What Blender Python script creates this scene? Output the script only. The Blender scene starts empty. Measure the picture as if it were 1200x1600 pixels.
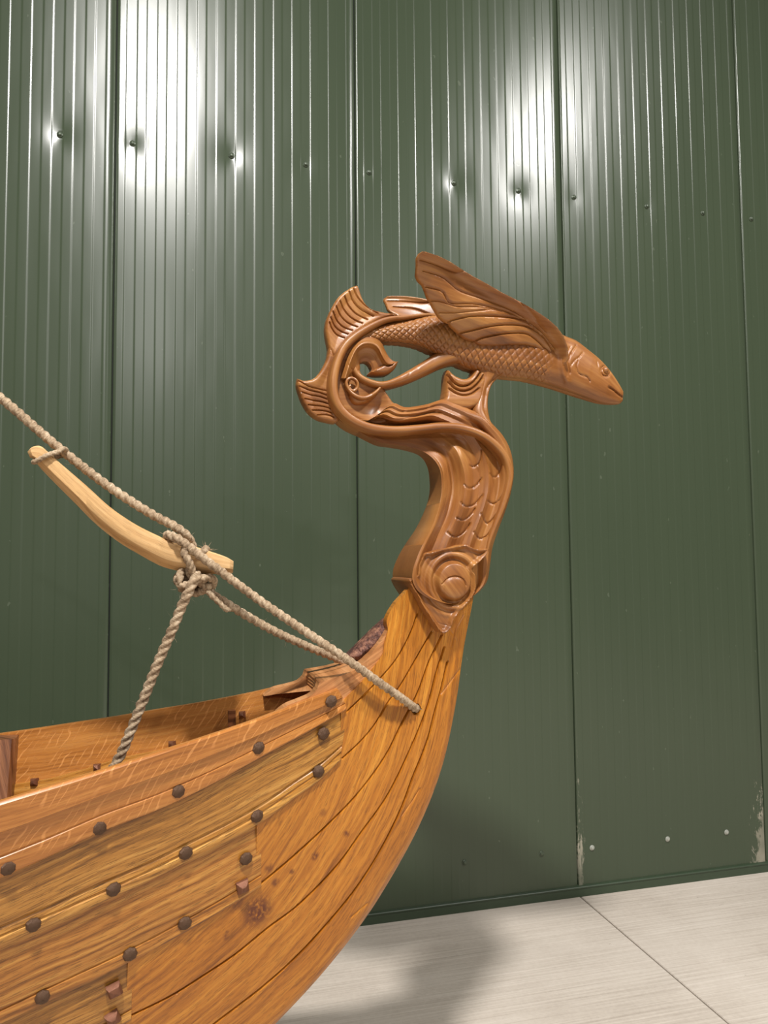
import bpy, math, random
import numpy as np
from mathutils import Vector, Matrix
from mathutils.geometry import delaunay_2d_cdt
random.seed(7); RNG = np.random.default_rng(7)
SC = bpy.context.scene; COL = SC.collection

# ------------------------------------------------------------------ camera
FPX = 1200.0; PITCH = math.radians(3.6); YAW = math.radians(14.75); ROLL = math.radians(0.52); CAMZ = 1.51
_f = np.array([math.sin(YAW)*math.cos(PITCH), math.cos(YAW)*math.cos(PITCH), math.sin(PITCH)])
_r0 = np.array([math.cos(YAW), -math.sin(YAW), 0.0]); _u0 = np.cross(_r0, _f)
_r = math.cos(ROLL)*_r0 - math.sin(ROLL)*_u0; _u = math.sin(ROLL)*_r0 + math.cos(ROLL)*_u0
_c = np.array([0.0, 0.0, CAMZ])
cam = bpy.data.cameras.new('camera'); camo = bpy.data.objects.new('camera', cam); COL.objects.link(camo)
cam.sensor_fit = 'VERTICAL'; cam.sensor_height = 36; cam.lens = FPX/1600*36; cam.clip_end = 100; cam.clip_start = 0.05
M = Matrix.Identity(4)
for i in range(3):
    M[i][0] = _r[i]; M[i][1] = _u[i]; M[i][2] = -_f[i]; M[i][3] = _c[i]
camo.matrix_world = M; SC.camera = camo

# ------------------------------------------------------------------ world, lights, exposure
SC.view_settings.view_transform = 'Standard'; SC.view_settings.look = 'None'
SC.view_settings.gamma = 1; SC.view_settings.exposure = 0.0; SC.view_settings.use_curve_mapping = False
W = bpy.data.worlds.new('hall_ambient'); SC.world = W; W.use_nodes = True
W.node_tree.nodes['Background'].inputs[0].default_value = (1.0, 0.97, 0.92, 1)
W.node_tree.nodes['Background'].inputs[1].default_value = 0.065
LAMPS = [(-0.30, -0.98, 6.0, 520, 'high-bay lamp above and left of the figurehead, nearest the boat'), (3.65, -0.75, 6.0, 285, 'high-bay lamp high to the right of the figurehead'),
         (-0.6, -9.2, 6.0, 280, 'high-bay lamp far behind the camera, on the boat side'), (3.7, -9.0, 6.0, 140, 'high-bay lamp far behind the camera, on the right'), (-4.9, -1.7, 6.0, 90, 'added high-bay fill lamp far to the left over the stern')]  # the last lamp, at far left, is added as fill
LAMP_R = 0.22

def sc(r, g, b):
    return tuple(((x/255.0)/12.92 if x/255.0 <= 0.04045 else ((x/255.0+0.055)/1.055)**2.4) for x in (r, g, b))

# ------------------------------------------------------------------ pixel <-> place helpers (survey of the photograph)
def ray(px, py):
    px = np.asarray(px, float); py = np.asarray(py, float)
    return _f + ((px-600)/FPX)[..., None]*_r - ((py-800)/FPX)[..., None]*_u
def at(px, py, Y):
    d = ray(px, py); t = np.asarray(Y, float)/d[..., 1]
    return _c + d*t[..., None]
def at_z(px, py, Z):
    d = ray(px, py); t = (Z-CAMZ)/d[..., 2]
    return _c + d*t[..., None]
def proj(P):
    d = np.asarray(P, float)-_c; z = d @ _f
    return np.stack([600+FPX*(d @ _r)/z, 800-FPX*(d @ _u)/z], -1)
def smooth(pts, n, closed=False):
    """Catmull-Rom through pts, n samples evenly spaced along the curve."""
    P = np.asarray(pts, float)
    if closed: Q = np.vstack([P[-1], P, P[0], P[1]])
    else: Q = np.vstack([2*P[0]-P[1], P, 2*P[-1]-P[-2]])
    out = []
    for i in range(1, len(Q)-2):
        p0, p1, p2, p3 = Q[i-1], Q[i], Q[i+1], Q[i+2]
        d1 = max(np.linalg.norm(p1-p0), 1e-9)**.5; d2 = max(np.linalg.norm(p2-p1), 1e-9)**.5; d3 = max(np.linalg.norm(p3-p2), 1e-9)**.5
        m1 = (p1-p0)/d1-(p2-p0)/(d1+d2)+(p2-p1)/d2; m2 = (p2-p1)/d2-(p3-p1)/(d2+d3)+(p3-p2)/d3
        m1 = m1*d2; m2 = m2*d2
        s = np.linspace(0, 1, 24, endpoint=False)[:, None]
        out.append((2*s**3-3*s**2+1)*p1+(s**3-2*s**2+s)*m1+(-2*s**3+3*s**2)*p2+(s**3-s**2)*m2)
    out.append(Q[-2][None]); R = np.vstack(out)
    L = np.r_[0, np.cumsum(np.linalg.norm(np.diff(R, axis=0), axis=1))]
    t = np.linspace(0, L[-1], n)
    return np.stack([np.interp(t, L, R[:, k]) for k in range(R.shape[1])], -1)
def seg_dist(P, line):
    """distance of 2-D points P to a polyline"""
    line = np.asarray(line, float); best = np.full(len(P), 1e9)
    for a, b in zip(line[:-1], line[1:]):
        ab = b-a; L2 = max(ab @ ab, 1e-12)
        t = np.clip(((P-a) @ ab)/L2, 0, 1)
        best = np.minimum(best, np.linalg.norm(P-a-t[:, None]*ab, axis=1))
    return best
def inside(P, poly):
    x, y = P[:, 0], P[:, 1]; c = np.zeros(len(P), bool)
    for (x1, y1), (x2, y2) in zip(poly, np.roll(poly, -1, axis=0)):
        if y1 == y2: continue
        c ^= ((y1 > y) != (y2 > y)) & (x < (x2-x1)*(y-y1)/(y2-y1)+x1)
    return c
def sstep(a, b, x):
    t = np.clip((x-a)/(b-a), 0, 1); return t*t*(3-2*t)

# ------------------------------------------------------------------ object helpers
def mesh(name, V, F, mat, parent=None, uv=None, sharp=30, smooth_=True):
    me = bpy.data.meshes.new(name)
    me.from_pydata([tuple(v) for v in np.asarray(V, float)], [], [tuple(int(i) for i in f) for f in F])
    if uv is not None:
        uv = np.asarray(uv, float); lay = me.uv_layers.new(name='UVMap')
        idx = np.zeros(len(me.loops), np.int32); me.loops.foreach_get('vertex_index', idx)
        lay.data.foreach_set('uv', uv[idx].astype(np.float32).ravel())
    me.materials.append(mat)
    if smooth_:
        me.polygons.foreach_set('use_smooth', [True]*len(me.polygons))
        me.set_sharp_from_angle(angle=math.radians(sharp))
    me.update()
    o = bpy.data.objects.new(name, me); COL.objects.link(o)
    if parent is not None: o.parent = parent
    return o
def fix_normals(o):
    import bmesh
    bm = bmesh.new(); bm.from_mesh(o.data); bmesh.ops.recalc_face_normals(bm, faces=bm.faces); bm.to_mesh(o.data); bm.free()
    return o
def thing(name, label, cat, group=None):
    o = bpy.data.objects.new(name, None); COL.objects.link(o); o.empty_display_size = .1
    o['label'] = label; o['category'] = cat
    if group: o['group'] = group
    return o
def tag(o, label, cat, group=None):
    o['label'] = label; o['category'] = cat
    if group: o['group'] = group
    return o
def box(x0, x1, y0, y1, z0, z1):
    V = [(x, y, z) for x in (x0, x1) for y in (y0, y1) for z in (z0, z1)]
    return V, [(0, 1, 3, 2), (4, 6, 7, 5), (0, 4, 5, 1), (2, 3, 7, 6), (0, 2, 6, 4), (1, 5, 7, 3)]
def grid_faces(n, m, off=0, closed=False):
    F = []
    for i in range(n-1):
        for j in range(m if closed else m-1):
            k = (j+1) % m
            F.append((off+i*m+j, off+i*m+k, off+(i+1)*m+k, off+(i+1)*m+j))
    return F

# ------------------------------------------------------------------ materials
class NT:
    def __init__(s, name):
        s.m = bpy.data.materials.new(name); s.m.use_nodes = True; s.t = s.m.node_tree
        s.b = s.t.nodes['Principled BSDF']
    def n(s, typ, **kw):
        n = s.t.nodes.new(typ)
        for k, v in kw.items():
            if k.startswith('i_'):
                key = k[2:]; key = int(key) if key.isdigit() else key.replace('_', ' ')
                if hasattr(v, 'is_output'): s.t.links.new(v, n.inputs[key])
                else: n.inputs[key].default_value = v
            else: setattr(n, k, v)
        return n
    def math(s, op, a, b=0.0, c=0.0, clamp=False):
        n = s.n('ShaderNodeMath', operation=op, i_0=a, i_1=b, i_2=c); n.use_clamp = clamp
        return n.outputs[0]
    def mix(s, f, a, b, blend='MIX'):
        n = s.n('ShaderNodeMix', data_type='RGBA', blend_type=blend)
        for i, v in ((0, f), (6, a), (7, b)):
            if hasattr(v, 'is_output'): s.t.links.new(v, n.inputs[i])
            else: n.inputs[i].default_value = v if i == 0 else (*v[:3], 1)
        return n.outputs[2]
    def ramp(s, f, stops):
        n = s.n('ShaderNodeValToRGB'); s.t.links.new(f, n.inputs[0]); e = n.color_ramp.elements
        while len(e) < len(stops): e.new(0.5)
        for x, (p, c) in zip(e, stops):
            x.position = p; x.color = (*c, 1) if len(c) == 3 else c
        return n.outputs[0]
    def scale(s, vec, sx, sy, sz=1.0, loc=(0, 0, 0)):
        n = s.n('ShaderNodeMapping'); s.t.links.new(vec, n.inputs[0]); n.inputs['Scale'].default_value = (sx, sy, sz); n.inputs['Location'].default_value = loc
        return n.outputs[0]
    def noise(s, vec, scale=1.0, detail=3, rough=.55, dist=0.0):
        n = s.n('ShaderNodeTexNoise', i_Scale=scale, i_Detail=detail, i_Roughness=rough, i_Distortion=dist); s.t.links.new(vec, n.inputs['Vector'])
        return n.outputs[0]
    def bump(s, h, strength, dist, prev=None):
        n = s.n('ShaderNodeBump', i_Strength=strength, i_Distance=dist); s.t.links.new(h, n.inputs['Height'])
        if prev: s.t.links.new(prev, n.inputs['Normal'])
        return n.outputs[0]
    def out(s, color=None, rough=None, normal=None, **kw):
        for k, v in (('Base Color', color), ('Roughness', rough), ('Normal', normal)):
            if v is None: continue
            if hasattr(v, 'is_output'): s.t.links.new(v, s.b.inputs[k])
            else: s.b.inputs[k].default_value = (*v, 1) if k == 'Base Color' else v
        for k, v in kw.items(): s.b.inputs[k.replace('_', ' ')].default_value = v
        return s.m

def oak(name, dark, mid, light, seed=0.0, rays=0.0, ring=0.5, rough=.36, along=1.0, coat=.25, fleck=.5, bump=.35):
    """oiled oak: uv.x runs along the grain in metres, uv.y across"""
    n = NT(name); uv = n.n('ShaderNodeUVMap').outputs[0]
    base = n.scale(uv, 1, 1, 1, (seed, seed*.37, seed))
    warp = n.n('ShaderNodeVectorMath', operation='SCALE', i_3=.03)
    nz = n.n('ShaderNodeTexNoise', i_Scale=4.0, i_Detail=2.0); n.t.links.new(n.scale(base, 1.2, 2.2), nz.inputs['Vector']); n.t.links.new(nz.outputs[1], warp.inputs[0])
    wv = n.n('ShaderNodeVectorMath', operation='ADD'); n.t.links.new(base, wv.inputs[0]); n.t.links.new(warp.outputs[0], wv.inputs[1]); wv = wv.outputs[0]
    broad = n.noise(n.scale(wv, 2.0*along, 19), 1, 3, .55)
    grain = n.noise(n.scale(wv, 4*along, 150), 1, 4, .62)
    pore = n.noise(n.scale(base, 32*along, 620), 1, 2, .5)
    w = n.n('ShaderNodeTexWave', wave_type='BANDS', bands_direction='Y', i_Scale=16.0, i_Distortion=5.0, i_Detail=2.0, i_Detail_Scale=1.0)
    n.t.links.new(n.scale(wv, .35*along, 1.0), w.inputs['Vector'])
    v = n.math('ADD', n.math('MULTIPLY', broad, .42), n.math('MULTIPLY', grain, .58))
    v = n.math('ADD', v, n.math('MULTIPLY', n.math('SUBTRACT', w.outputs[1], .5), .16*ring))
    col = n.ramp(v, [(.30, dark), (.47, mid), (.68, light)])
    pm = n.math('MULTIPLY', n.math('GREATER_THAN', pore, .585), fleck*.6)
    col = n.mix(pm, col, tuple(x*.42 for x in dark))
    if rays > 0:
        sk = n.n('ShaderNodeVectorMath', operation='DOT_PRODUCT', i_1=(1.0, .75, 0)); n.t.links.new(base, sk.inputs[0])
        cx = n.n('ShaderNodeCombineXYZ', i_0=sk.outputs['Value']); sy = n.n('ShaderNodeSeparateXYZ'); n.t.links.new(base, sy.inputs[0]); n.t.links.new(n.math('MULTIPLY', sy.outputs[1], .6), cx.inputs[1])
        w2 = n.n('ShaderNodeTexWave', wave_type='BANDS', bands_direction='X', i_Scale=17.0, i_Distortion=9.0, i_Detail=2.0, i_Detail_Scale=1.2); n.t.links.new(cx.outputs[0], w2.inputs['Vector'])
        rmask = n.math('MULTIPLY', n.math('MULTIPLY', n.math('SUBTRACT', w2.outputs[1], .90), 12.0, clamp=True), n.math('MULTIPLY', n.math('SUBTRACT', n.noise(n.scale(base, 14, 22), 1, 2), .42), 7.0, clamp=True))
        col = n.mix(n.math('MULTIPLY', rmask, rays), col, tuple(min(1, x*1.5+.05) for x in light))
    h = n.math('ADD', n.math('MULTIPLY', grain, .7), n.math('MULTIPLY', n.math('GREATER_THAN', pore, .60), -.4))
    return n.out(col, n.math('ADD', rough-.06, n.math('MULTIPLY', grain, .14)), n.bump(h, bump, .0012), Coat_Weight=coat, Coat_Roughness=.22, Specular_IOR_Level=.45)

OAK_STEM = oak('stem_oak', sc(118, 64, 12), sc(170, 104, 26), sc(198, 134, 46), 1.3, ring=.42, rough=.40, fleck=.65, coat=.18)
OAK_SHEER = oak('sheer_oak', sc(128, 74, 26), sc(170, 108, 48), sc(190, 130, 64), 5.1, rays=.40, ring=.25, fleck=.3, coat=.12)
OAK_PLANK = oak('plank_oak', sc(100, 60, 18), sc(162, 110, 44), sc(198, 148, 74), 9.7, ring=.5, fleck=.9, coat=.12)
OAK_PLANK2 = oak('plank_oak_warm', sc(100, 57, 16), sc(162, 104, 40), sc(194, 141, 66), 14.2, ring=.8, fleck=.8, coat=.12)
OAK_IN = oak('inner_oak', sc(110, 66, 22), sc(170, 112, 44), sc(200, 142, 68), 21.0, ring=.6, fleck=.8, coat=.08)
OAK_DARK = oak('dark_oak', sc(70, 36, 18), sc(116, 70, 40), sc(150, 98, 62), 3.3, ring=.8, coat=.2)
OAK_SAP = oak('sapwood_oak', sc(140, 88, 48), sc(186, 128, 78), sc(208, 154, 104), 17.0, ring=.6, fleck=.4, coat=.1)
OAK_PALE = oak('pale_ash', sc(176, 134, 86), sc(206, 166, 114), sc(222, 186, 138), 31.0, ring=.35, fleck=.35, rough=.5, coat=0)
OAK_EDGE = oak('edge_oak', sc(168, 112, 66), sc(200, 146, 92), sc(214, 164, 112), 36.0, ring=.2, fleck=.2, rough=.5, coat=0)

def add_knots(m, pts):
    n = NT.__new__(NT); n.m = m; n.t = m.node_tree; n.b = n.t.nodes['Principled BSDF']
    old = n.b.inputs['Base Color'].links[0].from_socket; ob = n.n('ShaderNodeTexCoord').outputs['Object']
    nz = n.noise(ob, 120, 3, .6); nz2 = n.noise(n.scale(ob, 150, 150, 90), 1, 1, .5); tot = None
    for P, r, st in pts:
        d = n.n('ShaderNodeVectorMath', operation='DISTANCE', i_1=tuple(P)); n.t.links.new(ob, d.inputs[0])
        f = n.math('MULTIPLY', n.math('SUBTRACT', 1.0, n.math('DIVIDE', d.outputs['Value'], r)), 1.6, clamp=True)
        f = n.math('MULTIPLY', f, st); tot = f if tot is None else n.math('MAXIMUM', tot, f)
    brk = n.math('MULTIPLY', n.math('SUBTRACT', n.math('ADD', n.math('MULTIPLY', nz, .6), n.math('MULTIPLY', nz2, .5)), .36), 5.0, clamp=True)
    col = n.mix(n.math('MULTIPLY', tot, brk), old, sc(92, 42, 14)); n.t.links.new(col, n.b.inputs['Base Color'])
def carved_mat():
    n = NT('carved_oak'); uv = n.n('ShaderNodeUVMap').outputs[0]; ob = n.n('ShaderNodeTexCoord').outputs['Object']
    b = n.noise(n.scale(uv, 3.5, 16), 1, 3, .6, .4); g = n.noise(n.scale(uv, 9, 150), 1, 4, .6)
    big = n.noise(ob, 7.0, 2, .5)
    v = n.math('ADD', n.math('MULTIPLY', b, .45), n.math('ADD', n.math('MULTIPLY', g, .3), n.math('MULTIPLY', big, .25)))
    col = n.ramp(v, [(.32, sc(90, 48, 17)), (.48, sc(138, 86, 39)), (.66, sc(172, 122, 65))])
    tool = n.noise(ob, 60.0, 2, .5)
    return n.out(col, n.math('ADD', .36, n.math('MULTIPLY', tool, .16)), n.bump(n.math('ADD', n.math('MULTIPLY', tool, .6), n.math('MULTIPLY', g, .4)), .35, .0016), Coat_Weight=.12, Coat_Roughness=.25)
CARVED = carved_mat()
def bark_mat():
    n = NT('bark'); ob = n.n('ShaderNodeTexCoord').outputs['Object']
    a = n.noise(ob, 55, 4, .65); c = n.ramp(a, [(.35, sc(48, 24, 20)), (.5, sc(92, 56, 44)), (.66, sc(150, 104, 80))])
    return n.out(c, .75, n.bump(a, .8, .006))
BARK = bark_mat()
def knot_mat():
    n = NT('oak_knots'); ob = n.n('ShaderNodeTexCoord').outputs['Object']
    a = n.noise(ob, 90, 2, .6); c = n.ramp(a, [(.4, sc(84, 38, 10)), (.55, sc(140, 78, 24))])
    return n.out(c, .5, n.bump(a, .5, .002))
def iron_mat():
    n = NT('bronzed_iron'); ob = n.n('ShaderNodeTexCoord').outputs['Object']
    a = n.noise(ob, 110, 3, .6); c = n.ramp(a, [(.35, sc(58, 40, 28)), (.55, sc(94, 68, 48)), (.75, sc(130, 96, 70))])
    return n.out(c, .45, n.bump(a, .5, .0015), Metallic=.35)
IRON = iron_mat()
def copper_mat():
    n = NT('copper_rove'); ob = n.n('ShaderNodeTexCoord').outputs['Object']
    a = n.noise(ob, 100, 3, .6); c = n.ramp(a, [(.35, sc(92, 58, 42)), (.6, sc(136, 90, 66))])
    return n.out(c, .45, n.bump(a, .4, .001), Metallic=.5)
COPPER = copper_mat()
def rope_mat():
    n = NT('hemp_rope'); ob = n.n('ShaderNodeTexCoord').outputs['Object']; uv = n.n('ShaderNodeUVMap').outputs[0]
    a = n.noise(n.scale(uv, 260, 60), 1, 4, .7); b = n.noise(ob, 35, 3, .6)
    v = n.math('ADD', n.math('MULTIPLY', a, .6), n.math('MULTIPLY', b, .4))
    c = n.ramp(v, [(.32, sc(98, 80, 62)), (.5, sc(158, 136, 110)), (.68, sc(204, 186, 160))])
    return n.out(c, .9, n.bump(a, .9, .002), Specular_IOR_Level=.15)
ROPE = rope_mat()

def wall_mat(worn=False):
    n = NT('green_painted_steel_worn' if worn else 'green_painted_steel')
    ob = n.n('ShaderNodeTexCoord').outputs['Object']
    big = n.noise(n.scale(ob, 1.2, 1, .35), 1, 2)
    col = n.mix(big, sc(60, 71, 54), sc(68, 79, 60))
    sp = n.math('GREATER_THAN', n.noise(n.scale(ob, 1, 1, .6), 34, 2, .5), .745)
    col = n.mix(n.math('MULTIPLY', sp, .16), col, sc(140, 148, 130))
    if worn:
        sep = n.n('ShaderNodeSeparateXYZ'); n.t.links.new(ob, sep.inputs[0]); X, Z = sep.outputs[0], sep.outputs[2]
        scr = n.noise(n.scale(ob, 30, 1, 14), 1, 5, .75, 1.2); scr2 = n.noise(n.scale(ob, 90, 1, 16), 1, 3, .6, .6)
        brk = n.noise(n.scale(ob, 3, 1, 5), 1, 2)
        def near(x0, w): return n.math('SUBTRACT', 1.0, n.math('DIVIDE', n.math('ABSOLUTE', n.math('SUBTRACT', X, x0)), w), clamp=True)
        zlow = n.math('SUBTRACT', 1.0, n.math('DIVIDE', Z, 1.1), clamp=True)
        # paint rubbed off beside the joints
        a = n.math('MULTIPLY', near(SEAM[3]-.005, .15), n.math('ADD', n.math('MULTIPLY', n.math('SUBTRACT', 1.0, n.math('DIVIDE', Z, .60), clamp=True), 1.0), n.math('MULTIPLY', n.math('LESS_THAN', Z, 2.2), .34)))
        b = n.math('MULTIPLY', near(SEAM[2]+.012, .07), n.math('ADD', n.math('MULTIPLY', zlow, .75), .16))
        c = n.math('MULTIPLY', n.math('MULTIPLY', near(2.5, .35), n.math('LESS_THAN', Z, 2.2)), .20)
        m = n.math('MAXIMUM', n.math('MAXIMUM', a, b), c)
        thr = n.math('SUBTRACT', n.math('ADD', n.math('MULTIPLY', scr, .7), n.math('MULTIPLY', scr2, .3)), n.math('SUBTRACT', .78, n.math('MULTIPLY', m, .42)))
        mask = n.math('MULTIPLY', n.math('MULTIPLY', thr, 14.0, clamp=True), n.math('MULTIPLY', n.math('SUBTRACT', brk, .25), 2.2, clamp=True))
        col = n.mix(n.math('MULTIPLY', mask, n.math('GREATER_THAN', m, .02)), col, sc(176, 168, 150))
    r = n.math('ADD', .225, n.math('MULTIPLY', big, .06))
    wob = n.noise(n.scale(ob, 5, 1, 1.2), 1, 2)
    tg = n.n('ShaderNodeTangent', direction_type='RADIAL', axis='Z'); n.t.links.new(tg.outputs[0], n.b.inputs['Tangent'])
    return n.out(col, r, n.bump(wob, .12, .02), Specular_IOR_Level=.5, Anisotropic=.45, Anisotropic_Rotation=.25)
SEAM = [-.275+1.003*k for k in range(0, 4)]
WALL, WALLW = wall_mat(), wall_mat(True)
def plain(name, col, rough=.5, metal=0.0):
    n = NT(name); ob = n.n('ShaderNodeTexCoord').outputs['Object']; a = n.noise(ob, 40, 2)
    return n.out(n.mix(a, tuple(x*.9 for x in col), tuple(min(1, x*1.1) for x in col)), rough, Metallic=metal)
GAP = plain('dark_gap', sc(14, 17, 13), .8); TRIMM = plain('green_flashing', sc(54, 68, 50), .42)
STEEL = plain('screw_steel', sc(168, 170, 160), .4, .25); GSCREW = plain('green_screw', sc(74, 84, 68), .35, .2)
LAMPM = plain('lamp_housing', sc(70, 72, 74), .5, .3)
def concrete():
    n = NT('broomed_concrete'); ob = n.n('ShaderNodeTexCoord').outputs['Object']
    br = n.noise(n.scale(ob, 1.6, 95, 1), 1, 4, .65, .25); big = n.noise(ob, 1.7, 4, .6); sp = n.noise(ob, 60, 3, .6)
    v = n.math('ADD', n.math('MULTIPLY', br, .45), n.math('ADD', n.math('MULTIPLY', big, .40), n.math('MULTIPLY', sp, .15)))
    c = n.ramp(v, [(.32, sc(168, 156, 143)), (.5, sc(196, 185, 172)), (.7, sc(216, 206, 194))])
    pit = n.math('GREATER_THAN', n.noise(n.scale(ob, 20, 45), 1, 3), .72)
    c = n.mix(n.math('MULTIPLY', pit, .35), c, sc(126, 112, 98))
    return n.out(c, .75, n.bump(br, .35, .004))
CONC = concrete(); CONC2 = plain('joint_filler', sc(92, 84, 76), .9)

# ------------------------------------------------------------------ lamps (ceiling high-bay lamps of the hall, above the frame, plus one added for fill)
for i, (x, y, z, p, lb) in enumerate(LAMPS):
    t = thing('ceiling_lamp', lb, 'lamp', 'high-bay lamps'); t.location = (x, y, z)
    k = 24; V = []; F = []
    for (rr, zz) in ((.06, .30), (.16, .28), (.24, .12), (.34, .0), (.34, -.02), (.32, -.02), (.30, .03)):
        for j in range(k): V.append((rr*math.cos(2*math.pi*j/k), rr*math.sin(2*math.pi*j/k), zz+.02))
    F = grid_faces(7, k, closed=True) + [tuple(range(k))[::-1]]
    mesh('lamp_housing', V, F, LAMPM, t)
    L = bpy.data.lights.new('high_bay_light', 'AREA'); L.shape = 'DISK'; L.size = 2*LAMP_R; L.energy = p; L.color = (1.0, .97, .94)
    lo = bpy.data.objects.new('lamp_light', L); COL.objects.link(lo); lo.parent = t; lo.location = (0, 0, -.03)

# ------------------------------------------------------------------ wall
WY = 3.21
UP = [(93, 212, 1.), (207, 222, .9), (362, 243, 1.), (478, 259, .45), (577, 267, .45), (710, 284, 1.), (811, 296, .9), (897, 308, .25), (1011, 324, .35), (1098, 333, .12), (1174, 345, .12), (-40, 200, .6), (1270, 352, .1)]
UPX = [(at(a, b, WY)[0], 3.23, d) for a, b, d in UP]
LOX = [(at(a, b, WY)[0], .204, 0) for a, b in ((726, 1346), (846, 1334), (925, 1327), (1043, 1309), (1135, 1301))] + [(.80, .204, 0), (.2, .204, 0), (2.8, .204, 0)]
V, F = box(-5.3, 7.8, WY+.012, WY+.10, 0, 7.0)
wall = mesh('wall_back', V, F, GAP, smooth_=False); wall['kind'] = 'structure'
def panel(x0, x1, mat):
    w = x1-x0; gap = .0022
    xs = [(x0+gap, .012), (x0+gap, .004), (x0+gap+.004, 0.0)]
    nl = 24; up = False
    for i in range(nl):
        c = x0 + w*(i+1)/(nl+1) + (.0012 if i % 2 else -.0012)
        d0, d1 = (0.0, .00075) if i % 2 == 0 else (00.00075, 0.0)
        prev = xs[-1][0]
        for q in (1/3, 2/3): xs.append((prev+(c-.0062-prev)*q, d0))
        xs += [(c-.0062, d0), (c-.0030, d0), (c-.0014, d0+(d1-d0)*.14), (c+.0014, d0+(d1-d0)*.86), (c+.0030, d1), (c+.0062, d1)]
    xs += [(x1-gap-.004, 0), (x1-gap, .004), (x1-gap, .012)]
    zs = sorted(set([0.0, .1, .2, .3] + list(np.arange(.6, 3.0, .4)) + list(np.arange(2.98, 3.52, .014)) + [3.6, 4.0, 4.5, 5.0, 6.0, 7.0]))
    xs = np.array(xs); V = []
    X, Z = np.meshgrid(xs[:, 0], zs); Yd = np.repeat(xs[:, 1][None], len(zs), 0).copy()
    for sx, sz, d in UPX:
        g = (X-sx)**2/.042**2
        Yd += d*.0085*np.exp(-np.sqrt(g+(Z-sz)**2/.055**2+.02))*(np.abs(Z-sz) < .26)*(1-np.clip((np.abs(Z-sz)-.16)/.1, 0, 1))
    V = np.stack([X.ravel(), WY+Yd.ravel(), Z.ravel()], -1)
    F = [f[::-1] for f in grid_faces(len(zs), len(xs))]
    F = [f[::-1] for f in F]
    return fix_dir(mesh('wall_panel', V, F, mat, wall, sharp=50))
def fix_dir(o):
    me = o.data
    if me.polygons[len(me.polygons)//2].normal.y > 0: me.flip_normals()
    return o
for k in range(-5, 8):
    panel(-.275+1.003*k, -.275+1.003*(k+1), WALLW if k == 2 else WALL)
def screw_data(mat, name):
    k = 14; V = []; prof = [(.0105, 0), (.0105, -.0015), (.0075, -.003), (.0062, -.0035), (.0062, -.0065), (.0045, -.0075), (.0, -.0078)]
    for r, y in prof:
        for j in range(k):
            kk = 6 if r in (.0062, .0045) else k
            V.append((r*math.cos(2*math.pi*j/k), y, r*math.sin(2*math.pi*j/k)))
    o = mesh(name, V, grid_faces(len(prof), k, closed=True), mat, wall); fix_normals(o); return o
s1 = screw_data(GSCREW, 'screw'); s2 = screw_data(STEEL, 'screw'); used = [False, False]
for (x, z, d), lo in [(u, 0) for u in UPX] + [(u, 1) for u in LOX]:
    steel = lo and x > 1.7; src = s2 if steel else s1; q = 1 if steel else 0
    o = src if not used[q] else src.copy()
    if used[q]: COL.objects.link(o)
    used[q] = True; o.location = (x, WY+.0055*d, z); o.scale = (1.15,)*3
# base flashing
prof = [(WY+.01, .047), (WY-.012, .044), (WY-.014, .042), (WY-.014, .037), (WY-.011, .035), (WY-.011, 0.0)]
V = []; F = []
for x in (-5.3, 7.8):
    V += [(x, y, z) for y, z in prof]
n = len(prof); F = [(i, i+1, n+i+1, n+i) for i in range(n-1)]
tr = fix_dir(mesh('trim_1', V, F, TRIMM, sharp=20)); tr['kind'] = 'structure'

# ------------------------------------------------------------------ floor
V, F = box(-8, 11, -14, WY+.1, -.30, -.012); fl = mesh('floor', V, F, CONC2, smooth_=False); fl['kind'] = 'structure'
ja = at_z(906, 1400, 0.0); jb = at_z(1140, 1600, 0.0)
jx = lambda y: ja[0]+(jb[0]-ja[0])*(y-ja[1])/(jb[1]-ja[1])
def slab(pts):
    n = len(pts); V = [(x, y, -.012) for x, y in pts]+[(x, y, -.003) for x, y in pts]
    c = np.mean(pts, axis=0)
    V += [(x+(c[0]-x)/abs(c[0]-x+1e-9)*.003, y, 0.0) for x, y in pts]
    F = [tuple(range(2*n, 3*n))]
    for l in (0, 1):
        F += [(l*n+i, l*n+(i+1) % n, (l+1)*n+(i+1) % n, (l+1)*n+i) for i in range(n)]
    return fix_normals(mesh('concrete_slab', V, F, CONC, fl, smooth_=False))
Y0, Y1 = -14, WY
slab([(-8, Y0), (jx(Y0)-.003, Y0), (jx(Y1)-.003, Y1), (-8, Y1)])
slab([(jx(Y0)+.003, Y0), (11, Y0), (11, Y1), (jx(Y1)+.003, Y1)])

# ================================================================== SHIP
SY = 1.8
ship = thing('viking_boat', 'varnished oak clinker-built boat bow with curved stem and dark rivets', 'boat')
ship.location = (0, SY, 0); SHIFT = np.array([0, SY, 0])
_zs = np.array([(-2.2, .995), (-1.6, .998), (-1.0, 1.02), (-.6, 1.06), (-.35, 1.094), (-.25, 1.11), (-.15, 1.126), (-.05, 1.144), (.05, 1.162), (.15, 1.182), (.25, 1.206), (.35, 1.230), (.45, 1.258), (.55, 1.290), (.65, 1.33), (.75, 1.37)])
_bs = np.array([(-2.2, .56), (-1.6, .56), (-1.0, .50), (-.6, .405), (-.35, .329), (-.25, .296), (-.15, .260), (-.05, .224), (.05, .187), (.15, .152), (.25, .116), (.35, .084), (.45, .055), (.55, .040), (.65, .034), (.75, .032)])
STEMPX = [(742, 900), (740, 930), (725, 1010), (712, 1100), (690, 1200), (655, 1290), (600, 1390), (560, 1450), (500, 1525), (430, 1600)]
_st = at(*np.array(STEMPX, float).T, SY)
_stx = np.r_[_st[:, 0], [.05, -.15, -.4, -.7, -1.1, -1.6, -2.2]]; _stz = np.r_[_st[:, 2], [.362, .262, .178, .13, .105, .10, .10]]
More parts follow.
